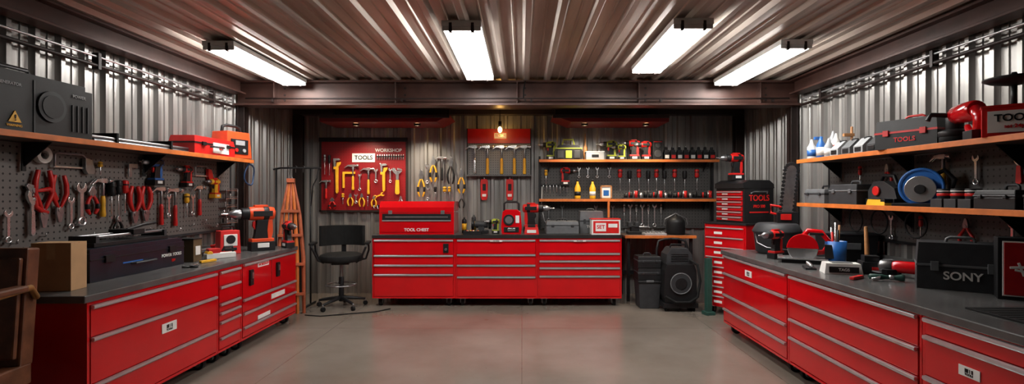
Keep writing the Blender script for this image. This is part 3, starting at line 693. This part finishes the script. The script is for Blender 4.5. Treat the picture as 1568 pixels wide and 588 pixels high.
# rolling shop vacuum / equipment trolley, rounded black body
b=B('equipment_trolley')
for s in(-1,1):
    b.tube([(s*.2,.1,.08),(s*.21,.12,.75),(s*.18,.14,.86),(s*.1,.15,.885),(0,.15,.89)],.016,BLK,8)
    b.cyl((s*.22,.12,.10),(s*.27,.12,.10),.10,RUB,n=24);b.cyl((s*.215,.12,.10),(s*.275,.12,.10),.05,STL,n=16)
    b.cyl((s*.17,-.2,.03),(s*.19,-.2,.03),.03,RUB,n=14)
b.box((0,-.06,.08),(.44,.40,.06),BLK)
b.prism([(-.19,.11),(.19,.11),(.21,.2),(.20,.52),(.17,.60),(-.17,.60),(-.20,.52),(-.21,.2)],-.24,.09,BLK)
b.prism([(-.17,.60),(.17,.60),(.16,.72),(.10,.80),(-.10,.80),(-.16,.72)],-.20,.08,DGR)
b.cyl((0,-.24,.36),(0,-.262,.36),.13,DGR,n=28);b.cyl((0,-.262,.36),(0,-.27,.36),.075,BLK,n=24);b.ring((0,-.26,.36),.13,.008,GRY,n=28)
for i in range(5): b.box((0,-.206,.64+i*.022),(.22,.01,.008),BLK)
b.tube([(-.1,-.12,.80),(-.09,-.12,.84),(.09,-.12,.84),(.1,-.12,.80)],.012,BLK,8)
b.tube([(.12,-.22,.66),(.20,-.28,.60),(.23,-.29,.40),(.20,-.29,.2),(.10,-.29,.13),(-.08,-.29,.13),(-.2,-.27,.2)],.017,RUB,10)
b.done((2.01,6.72,0),0,.006)
b=B('support_post');b.box((0,0,.35),(.07,.06,.7),GRN);b.box((0,0,.02),(.12,.12,.04),GRN);b.done((2.31,6.34,0),.2)
def tower(name,W,D,z0,z1,nd,col,frontm):
    b=B(name);b.bb((-W/2,0,z0),(W/2,D,z1),col)
    h=(z1-z0-.05)/nd
    for i in range(nd):
        a=z0+.02+i*h
        b.bb((-W/2+.02,-.012,a+.006),(W/2-.02,.0,a+h-.004),frontm);b.bb((-W/2+.03,-.03,a+h-.022),(W/2-.03,-.012,a+h-.008),ALU)
        b.box((-W*.15,-.014,a+h*.35),(W*.2,.004,h*.25),WHT)
    b.bb((-W/2-.01,-.02,z1),(W/2+.01,D+.01,z1+.02),BLK)
    if 0<z0<.2:
        for x in(-W/2+.07,W/2-.07):
            for y in(.08,D-.08): caster(b,x,y,z0,.045)
    return b
b=tower('rolling_tool_chest',.56,.60,.1,1.12,8,RED,RED);b.done((2.48,6.26,0),-.95,.003)
b=tower('drawer_tool_box',.46,.46,0,.42,6,BLK,RED)
b.prism([(-.02,.44),(.47,.44),(.47,.47),(.40,.52),(.08,.52),(-.02,.48)],-.235,.235,BLK,'x')
b.prism([(.0,.0),(.46,0),(.46,.42),(.0,.42)],.23,.236,BLK,'x')
b.text('TOOLS',.10,(.240,.23,.30),REDP,rot=(pi/2,0,pi/2));b.text('PRO 500',.05,(.240,.23,.2),REDP,rot=(pi/2,0,pi/2));b.box((.238,.23,.13),(.004,.3,.015),REDP)
b.tube([(.235,.1,.36),(.26,.12,.38),(.26,.34,.38),(.235,.36,.36)],.008,STL)
b.done((2.57,6.33,1.141),-1.2,.004)
drop(REDP,BLK,(2.66,6.40,1.663),.2,1.35)
b=B('chainsaw')
b.at((0,0,.08),(0,.10,0))
b.prism([(-.06,.02),(.06,.02),(.055,.46),(.03,.52),(-.03,.52),(-.055,.46)],-.006,.006,STL)
P=[(-.062,.02+.44*i/11) for i in range(12)]+[(.062*math.cos(pi-pi*i/8),.46+.07*math.sin(pi*i/8)) for i in range(1,8)]+[(.062,.46-.44*i/11) for i in range(12)]
for i,p in enumerate(P): b.box((p[0],0,p[1]),(.03,.016,.03),BLK,(0,i*.5,0))
b.at()
b.box((0,0,.055),(.20,.13,.11),BLK);b.box((-.02,-.07,.06),(.10,.012,.06),REDP);b.tube([(-.08,0,.08),(-.15,0,.10),(-.15,0,.18),(-.05,0,.16)],.014,REDP,8)
b.done((2.74,5.30,1.197),-.25,.002)

# ------------------------------------------------------------ left bench items
TZ=.881
drop(ORG,BLK,(-2.86,5.56,TZ),.75,1.95,1)
drop(REDP,BLK,(-2.66,5.84,TZ),-.75,1.2,-1,nm='impact_driver')
b=B('cardboard_box');b.box((0,0,.15),(.23,.14,.30),CARD);b.box((0,0,.302),(.05,.14,.003),TAPE);b.box((0,-.071,.25),(.05,.002,.10),TAPE);b.bb((-.115,-.07,.3),(.115,-.002,.305),CARD);b.bb((-.115,.002,.3),(.115,.07,.305),CARD);b.done((-2.98,3.30,TZ),.12,.003)
b=B('power_tool_case')
b.box((0,0,.10),(.98,.32,.20),NAVY);b.box((0,0,.215),(.96,.30,.03),NAVY);b.bb((-.49,-.166,.15),(.49,-.16,.158),BLK)
for x in(-.33,.33): b.box((x,-.168,.15),(.08,.016,.05),BLK)
b.text('POWER TOOLS',.035,(.33,-.1625,.10),WHT);b.text('12V',.03,(.35,-.1625,.05),RED);b.box((-.1,-.162,.1),(.2,.004,.01),BLU)
b.tube([(-.12,-.16,.09),(-.11,-.19,.09),(.11,-.19,.09),(.12,-.16,.09)],.008,BLK)
b.done((-3.13,4.01,TZ),pi/2,.01)
b=B('tile_cutter')
b.box((0,0,.015),(.76,.2,.03),BLK)
for y in(-.07,.07): b.cyl((-.36,y,.07),(.36,y,.07),.012,STL)
for x in(-.35,.35): b.box((x,0,.05),(.03,.2,.06),DGR)
b.box((.05,0,.085),(.12,.2,.04),BLK);b.tube([(.05,0,.1),(.2,-.02,.13),(.34,-.02,.14)],.012,BLK)
b.done((-3.14,4.02,TZ+.232),pi/2,.003)
b=B('parts_box');b.box((0,0,.1),(.12,.14,.2),OLV);b.box((0,0,.205),(.125,.145,.012),BLK);b.box((0,-.072,.1),(.07,.004,.08),WHT);b.done((-3.02,4.66,TZ),pi/2,.004)
b=B('battery_tester');b.box((0,0,.12),(.2,.14,.24),REDP,tp=(.92,.85));b.box((0,-.067,.14),(.13,.012,.12),WHT);b.cyl((0,-.07,.15),(0,-.08,.15),.045,BLK,n=20);b.box((0,-.07,.05),(.12,.012,.03),BLK);b.tube([(-.06,0,.24),(-.05,0,.28),(.05,0,.28),(.06,0,.24)],.01,BLK,8);b.done((-3.02,5.26,TZ),.9,.006)
b=B('hand_planer');b.box((0,0,.025),(.26,.08,.05),WHT);b.box((-.06,0,.07),(.1,.07,.05),REDP);b.tube([(.02,0,.06),(.04,0,.1),(.11,0,.1),(.12,0,.05)],.012,BLK,8);b.cyl((-.1,-.04,.05),(-.1,.04,.05),.025,YEL);b.done((-2.90,4.92,TZ),.9,.004)
b=B('flat_parts_tray')
for x,y,w,d,m in((-.27,0,.24,.2,BLK),(0,.02,.24,.18,DGR),(.28,0,.26,.2,BLK)): b.box((x,y,.02),(w,d,.04),m)
b.box((0,.02,.005),(.8,.12,.01),BLK)
b.box((-.27,0,.05),(.18,.12,.03),GRY);b.box((.28,0,.055),(.16,.1,.04),REDP);b.cyl((-.1,-.02,.05),(.1,-.02,.05),.014,CRM);b.done((-3.22,5.17,TZ),pi/2,.004)
b=B('utility_knife');b.box((0,0,.012),(.16,.03,.02),YEL);b.box((.09,0,.012),(.05,.015,.006),CRM);b.done((-2.82,4.60,TZ),1.3,.003)
b=B('scissors')
for s in(-1,1): b.ring((s*.03,-.08,.008),.025,.007,BLK,rot=(0,0,0),n=14,k=6);b.box((-s*.012,.03,.008),(.014,.16,.005),CRM,(0,0,s*.15))
b.done((-2.80,4.35,TZ),.4,.001)
b=B('leather_armchair')
b.box((0,0,.48),(.50,.50,.12),LEA);b.box((0,-.24,.86),(.50,.09,.66),LEA,(.08,0,0))
for i in range(4): b.box((-.18+.12*i,-.18,.86),(.11,.03,.56),LEA,(.08,0,0))
for s in(-1,1):
    b.tube([(s*.27,.22,.02),(s*.28,.22,.5),(s*.28,.20,.90),(s*.28,.1,.95),(s*.28,-.2,.97),(s*.26,-.27,.9)],.018,BRASS,8)
    b.box((s*.28,.0,.975),(.07,.3,.035),LEA);b.tube([(s*.26,-.22,.4),(s*.27,-.26,.02)],.018,BRASS,8)
b.box((0,.0,.40),(.48,.48,.03),BRN2)
b.done((-3.01,2.64,0),pi+.12,.02)

SZ=1.869
b=B('power_station')
b.box((0,0,.17),(.88,.27,.34),BLK);b.box((0,0,.355),(.8,.24,.04),BLK);b.bb((-.0,-.14,0),(.012,-.134,.34),DGR)
b.cyl((-.0+.12,-.135,.19),(.12,-.15,.19),.10,DGR,n=24);b.cyl((.12,-.15,.19),(.12,-.155,.19),.075,BLK,n=24)
b.prism([(-.16,.06),(-.08,.06),(-.12,.13)],-.142,-.136,YEL);b.text('!',.05,(-.12,-.145,.085),BLK);b.text('WARNING',.02,(-.12,-.138,.04),YEL)
b.text('GENERATOR',.025,(-.15,-.138,.29),LGR);b.text('POWER',.03,(.33,-.138,.29),LGR)
for s in(.28,.32,.36,.40): b.box((s,-.138,.14),(.012,.008,.18),DGR)
b.tube([(-.36,0,.36),(-.34,0,.42),(.1,0,.42),(.12,0,.36)],.014,BLK,8)
for z in(.1,.24): b.box((.425,-.02,z),(.04,.22,.05),DGR)
b.done((-3.19,3.2,SZ),pi/2,.015)
b=B('pipe_bundle')
for i in range(13):
    x=-.10+.033*(i%6);z=.014+.026*(i//6)
    b.tube([(x,-.48-.02*(i%4),z),(x,0,z),(x+.0,.5+.03*(i%3),z)],.0125,[BLK,DGR,STL][i%3],8)
for y in(-.3,.3): b.box((-.018,y,.0425),(.21,.02,.085),RUB)
b.done((-3.14,4.17,SZ),0,.001)
case('equipment_case',.66,.24,.17,REDP,(-3.13,5.04,SZ),pi/2,.4,label='KIT',lm=WHT,plate=(.12,.45,.4,.6),txtm=RED,handle='front',ts=.3)
b=B('inverter_generator')
b.box((0,0,.15),(.32,.24,.28),ORG,tp=(.9,.85));b.box((0,-.118,.13),(.22,.014,.16),BLK);b.box((0,-.127,.17),(.12,.006,.05),LGR);b.cyl((-.05,-.12,.09),(-.05,-.135,.09),.02,REDP);b.cyl((.05,-.12,.09),(.05,-.135,.09),.02,LGR)
b.tube([(-.12,0,.28),(-.11,0,.345),(-.06,0,.36),(.06,0,.36),(.11,0,.345),(.12,0,.28)],.016,BLK,10);b.box((0,0,.01),(.3,.22,.02),BLK)
b.done((-3.14,5.53,SZ),pi/2-.3,.012)
b=B('hanging_cable')
b.tube([(-3.02,5.66,1.835)]+[(-3.02+.01*math.sin(i),5.68+.10*math.sin(2*pi*i/16),1.82-.115*(1-math.cos(2*pi*i/16))) for i in range(17)],.009,BCAB,8);b.done(bev=0)

# ------------------------------------------------------------ right bench items
b=B('drum_bucket')
b.lathe([(.17,0),(.2,.02),(.22,.2),(.225,.215),(.235,.22),(.235,.235),(.20,.30),(.18,.312),(.001,.315)],DGR,n=32)
b.tube([(-.225,0,.2),(-.25,-.1,.12),(-.2,-.2,.08),(0,-.26,.06),(.2,-.2,.08),(.25,-.1,.12),(.225,0,.2)],.005,STL);b.done((2.64,5.3,TZ),bev=0)
b=B('circular_saw')
b.cyl((0,-.03,.12),(0,-.012,.12),.11,CRM,n=36)
b.prism([(.115*math.cos(a*.2618),.12+.115*math.sin(a*.2618)) for a in range(0,13)]+[(-.05,.12)],-.045,.0,RED);b.box((0,.04,.035),(.36,.2,.012),CRM)
b.cyl((0,0,.13),(0,.14,.13),.055,BLK,n=20);b.cyl((0,.02,.13),(0,.10,.13),.062,RED,n=20)
b.tube([(-.02,.04,.18),(.04,.04,.26),(.13,.04,.25),(.19,.04,.17),(.15,.04,.09),(.06,.04,.08)],.022,RED,10);b.box((.20,.04,.10),(.09,.09,.11),BLK);b.box((.1,.04,.235),(.1,.05,.02),BLK)
b.box((0,.04,.014),(.30,.16,.028),BLK)
b.done((2.50,4.56,TZ),-.5,.004,sc=1.1)
drop(REDP,BLK,(2.40,4.86,TZ),.4,1.1)
b=B('tool_cup')
b.lathe([(.065,0),(.078,.01),(.085,.20),(.078,.20),(.06,.02),(.001,.02)],BLU,n=28)
for dx,dy,h,m in((.03,0,.34,WOOD),(-.03,.02,.32,CRM),(0,-.03,.3,BLK),(.02,.04,.36,CRM),(-.04,-.01,.28,REDP)): b.cyl((dx*.4,dy*.4,.022),(dx,dy,h),.009,m,n=10)
b.done((2.76,4.50,TZ),bev=0)
b=B('storage_tote');b.box((0,0,.12),(.40,.28,.24),BLK,tp=(1.06,1.06));b.box((0,0,.25),(.44,.31,.02),DGR);b.box((0,-.15,.14),(.14,.01,.06),GRY);b.done((3.01,4.76,TZ),-.2,.006)
b=B('claw_hammer');b.tube([(0,0,0.01),(.0,0,.12),(-.01,0,.34)],[.014,.018,.014],WOOD,10);b.box((0,0,.025),(.12,.035,.04),STL);b.cyl((.06,0,.025),(.075,0,.025),.024,STL);b.done((2.90,4.30,TZ),-.2,.003)
b=B('label_printer');b.box((0,0,.04),(.26,.16,.08),WHT,tp=(.9,.8));b.box((0,-.079,.035),(.2,.01,.045),BLK);b.text('TAGS',.03,(0,-.086,.035),WHT);b.box((0,0,.083),(.14,.08,.006),GRY);b.done((2.48,3.98,TZ),-.3,.004)
b=B('battery_charger');b.box((0,0,.045),(.26,.18,.09),BLK,tp=(.9,.85));b.box((-.05,0,.11),(.1,.1,.05),BLK);b.box((.07,-.01,.1),(.06,.08,.02),GRY);b.box((0,-.088,.04),(.12,.008,.03),REDP);b.text('18V',.03,(.08,-.09,.045),WHT);b.done((2.76,3.97,TZ),-.35,.006)
b=B('angle_grinder')
b.lathe([(.03,-.12),(.036,-.1),(.036,.06),(.03,.08)],RED,(0,0,.06),18,(1,0,0));b.lathe([(.03,.08),(.034,.1),(.034,.14),(.02,.15)],STL,(0,0,.06),18,(1,0,0))
b.cyl((.12,0,.03),(.12,0,.06),.03,STL);b.cyl((.12,0,.02),(.12,0,.026),.065,DGR,n=28);b.prism([(.12+.072*math.cos(a*pi/8+pi/2),.072*math.sin(a*pi/8+pi/2)) for a in range(9)],.015,.045,BLK,'z')
b.cyl((.1,-.03,.06),(.1,-.13,.07),.014,BLK);b.box((-.13,0,.05),(.09,.08,.10),BLK);b.done((2.83,3.74,TZ),2.3,.003,sc=1.25)
b=B('hose_nozzle');b.lathe([(.012,-.1),(.02,-.09),(.02,-.02),(.014,0),(.014,.05),(.024,.09),(.024,.11)],GRN,(0,0,.026),16,(1,0,0));b.tube([(-.02,0,.035),(-.05,-.03,.02),(-.09,-.05,.014)],.01,CRM);b.cyl((.02,0,.026),(.05,0,.026),.017,CRM);b.done((2.57,3.62,TZ),-.4,0)
case('speaker_case',.46,.26,.30,DGR,(2.86,3.34,TZ),-.62,.5,label='SONY',acc=GRY,bev=.016,ts=.24)
b=B('display_monitor')
b.box((0,0,.18),(.40,.14,.36),BLK);b.box((0,-.071,.18),(.36,.006,.32),WHT);b.box((0,-.075,.18),(.345,.006,.305),SCRN)
b.box((-.02,-.079,.20),(.26,.004,.014),WHT,(0,-.1,0));b.box((-.05,-.079,.16),(.16,.004,.012),WHT,(0,.2,0));b.box((.04,-.079,.18),(.014,.004,.10),WHT,(0,.4,0));b.box((-.1,-.079,.18),(.012,.004,.08),WHT,(0,-.3,0))
b.done((3.0,2.95,TZ),-.62,.008)
b=B('utility_knife');b.box((0,0,.012),(.16,.03,.02),REDP);b.box((.09,0,.012),(.05,.015,.006),CRM);b.done((2.42,3.70,TZ),.6,.003)
b=B('socket_set')
b.bb((-.1,-.04,0),(.1,.04,.012),BLK)
for i in range(6): b.cyl((-.08+i*.032,0,.012),(-.08+i*.032,0,.045),.012,CRM,n=12)
b.done((2.38,4.24,TZ),1.2,0)

U=1.841
b=B('spray_bottle')
b.lathe([(.04,0),(.045,.01),(.045,.12),(.02,.17),(.014,.2)],WHT);b.box((-.02,0,.215),(.08,.03,.03),BLU);b.done((3.02,5.18,U),bev=.002)
for i,(x,y,m,h) in enumerate(((2.95,5.05,BLU,.14),(3.05,4.97,WHT,.16),(3.1,5.1,LGR,.2),(2.95,4.92,LGR,.11),(2.92,5.16,WHT,.12))):
    b=B('glue_bottle');b.lathe([(.035,0),(.04,.01),(.04,h),(.018,h+.04),(.008,h+.08)],m);b.lathe([(.0405,.03),(.0405,h*.8)],[WHT,REDP,BLU,WHT,BLU][i]);b.done((x,y,U),bev=0)
b=B('palm_sander_row')
for i in range(4):
    y=-i*.17
    b.prism([(-.09,0),(.09,0),(.09,.06),(.05,.12),(-.02,.14),(-.09,.07)],y-.06,y+.06,[LGR,GRY,LGR,DGR,GRY][i]);b.cyl((.0,y,.12),(.0,y,.15),.03,BLK,n=14);b.box((-.092,y,.04),(.006,.08,.04),BLK)
b.done((2.99,4.76,U),0,.008)
b=B('wood_clamp');b.cyl((0,0,0),(0,0,.30),.012,WOOD);b.box((0,0,.012),(.10,.05,.024),WOOD);b.box((-.03,0,.22),(.1,.03,.03),WOOD);b.done((3.17,4.92,U),bev=.003)
case('equipment_case',.44,.26,.22,BLK,(3.0,3.90,U),-1.2,.45,acc=REDP,label='TOOLS',txtm=RED,ts=.22)
b=B('polisher')
b.lathe([(.05,-.2),(.06,-.18),(.065,-.05),(.06,.05),(.045,.08)],RED,(0,0,.19),20,(0,1,0));b.cyl((0,.10,.10),(0,.10,.19),.05,BLK);b.lathe([(.085,0),(.09,.015),(.09,.035),(.06,.05)],BLK,(0,.10,.05),28)
b.lathe([(.07,0),(.085,.02),(.085,.05)],RUB,(0,.10,0),28)
b.tube([(0,-.18,.19),(0,-.24,.14),(0,-.22,.06),(0,-.14,.04),(0,-.08,.10)],[.04,.035,.03,.03,.02],RED,12);b.box((0,-.2,.03),(.1,.12,.06),BLK)
b.tube([(-.05,.06,.19),(-.14,.07,.2),(-.16,.07,.16)],.016,BLK,8)
b.done((2.99,3.48,U),-.35,.003,sc=1.05)
b=B('storage_tin');b.box((0,0,.09),(.30,.22,.18),REDP);b.box((0,-.112,.09),(.25,.006,.13),WHT);b.text('TOOLS',.06,(0,-.117,.11),BLK);b.text('set 24pc',.03,(0,-.117,.06),RED);b.box((0,0,.185),(.31,.23,.012),REDP);b.done((3.0,3.12,U),-.7,.004)
b=B('dish_lamp');b.cyl((0,0,0),(0,0,.14),.015,BLK);b.lathe([(.05,0),(.05,.012)],BLK);b.lathe([(.03,.13),(.12,.15),(.15,.165),(.15,.175),(.10,.18),(.02,.19),(.012,.21)],BLK,n=32);b.done((3.02,3.14,U+.192),bev=0)
case('equipment_case',.4,.26,.2,BLK,(3.03,2.62,U),-pi/2,.4,acc=REDP)

V=1.401
case('equipment_case',.34,.24,.14,GRY,(3.0,5.05,V),-pi/2,.35,acc=DGR);case('equipment_case',.40,.26,.18,DGR,(3.03,4.64,V),-pi/2,.35,acc=GRY)
b=B('electric_planer')
b.box((0,0,.03),(.34,.16,.05),BLK);b.prism([(-.17,.05),(.17,.05),(.14,.14),(.02,.2),(-.10,.2),(-.17,.12)],-.06,.06,DGR);b.cyl((-.05,-.065,.12),(-.05,-.08,.12),.04,REDP);b.tube([(-.1,0,.19),(-.06,0,.25),(.06,0,.24),(.1,0,.16)],.016,BLK,8);b.box((0,0,.003),(.3,.14,.006),BLK);b.done((3.04,4.24,V),-pi/2,.006)
b=B('chop_saw')
b.cyl((0,-.03,.13),(0,-.01,.13),.10,CRM,n=36);b.cyl((0,.0,.145),(0,.05,.145),.135,BLU,n=32);b.cyl((0,.05,.13),(0,.14,.13),.06,BLK,n=20);b.cyl((0,-.045,.13),(0,-.03,.13),.035,BLK,n=20)
b.ring((0,0,.145),.135,.012,BLU,n=32)
b.box((0,.04,.012),(.34,.22,.024),BLK);b.tube([(.06,.04,.23),(.13,.04,.27),(.19,.04,.2),(.16,.04,.1)],.018,BLK,10);b.done((3.01,3.86,V),-.9,.003)
b=B('battery_row')
for i in range(3):
    x=i*.115;b.cyl((x,0,.055),(x,.0,.13),.045,BLK,n=18);b.box((x,0,.03),(.10,.13,.06),DGR);b.cyl((x,0,.08),(x,0,.10),.047,REDP,n=18);b.cyl((x,0,.11),(x,0,.118),.047,WHT,n=18)
b.done((3.0,3.63,V),-pi/2,.003)
b=B('stud_finder');b.box((0,0,.025),(.22,.08,.05),YEL,tp=(.9,.8));b.box((0,-.01,.054),(.1,.05,.008),BLK);b.box((.08,0,.03),(.05,.07,.05),BLK);b.done((2.90,4.15,V),-pi/2,.004)
case('equipment_case',.28,.24,.12,BLK,(3.02,3.15,V),-pi/2,.35,acc=DGR);case('parts_case',.24,.2,.12,DGR,(3.0,2.84,V),-pi/2,.35,acc=BLK,lm=YEL,plate=(0,.4,.6,.5))
b=B('hanging_cable')
for k,y in enumerate((4.6,4.3,3.9)):
    b.tube([(3.0,y+.09*math.sin(2*pi*i/18)*(1+.1*k),1.36-.10*(1-math.cos(2*pi*i/18))) for i in range(18)],.007,RUB,8,True)
b.done(bev=0)
for a,z,kd in((3.9,1.78,hammer),(3.62,1.78,wrench),(3.3,1.78,adjw),(4.5,1.76,pliers),(4.86,1.76,driver),(3.35,1.33,wrench),(3.7,1.32,pliers),(4.12,1.32,driver),(4.45,1.32,wrench),(2.95,1.33,adjw)):
    hang(kd,'R',a,z,.2)

# ------------------------------------------------------------ world & camera
w=bpy.data.worlds.new('world');scene.world=w;w.use_nodes=True
w.node_tree.nodes['Background'].inputs[0].default_value=(.02,.02,.022,1);w.node_tree.nodes['Background'].inputs[1].default_value=.5
cd=bpy.data.cameras.new('camera');cam=bpy.data.objects.new('camera',cd);coll.objects.link(cam)
cam.location=(0,0,1.5);cam.rotation_euler=(pi/2,0,0);cd.lens=18;cd.sensor_width=36;cd.shift_x=-.0096;cd.shift_y=.0013;cd.clip_start=.05
scene.camera=cam
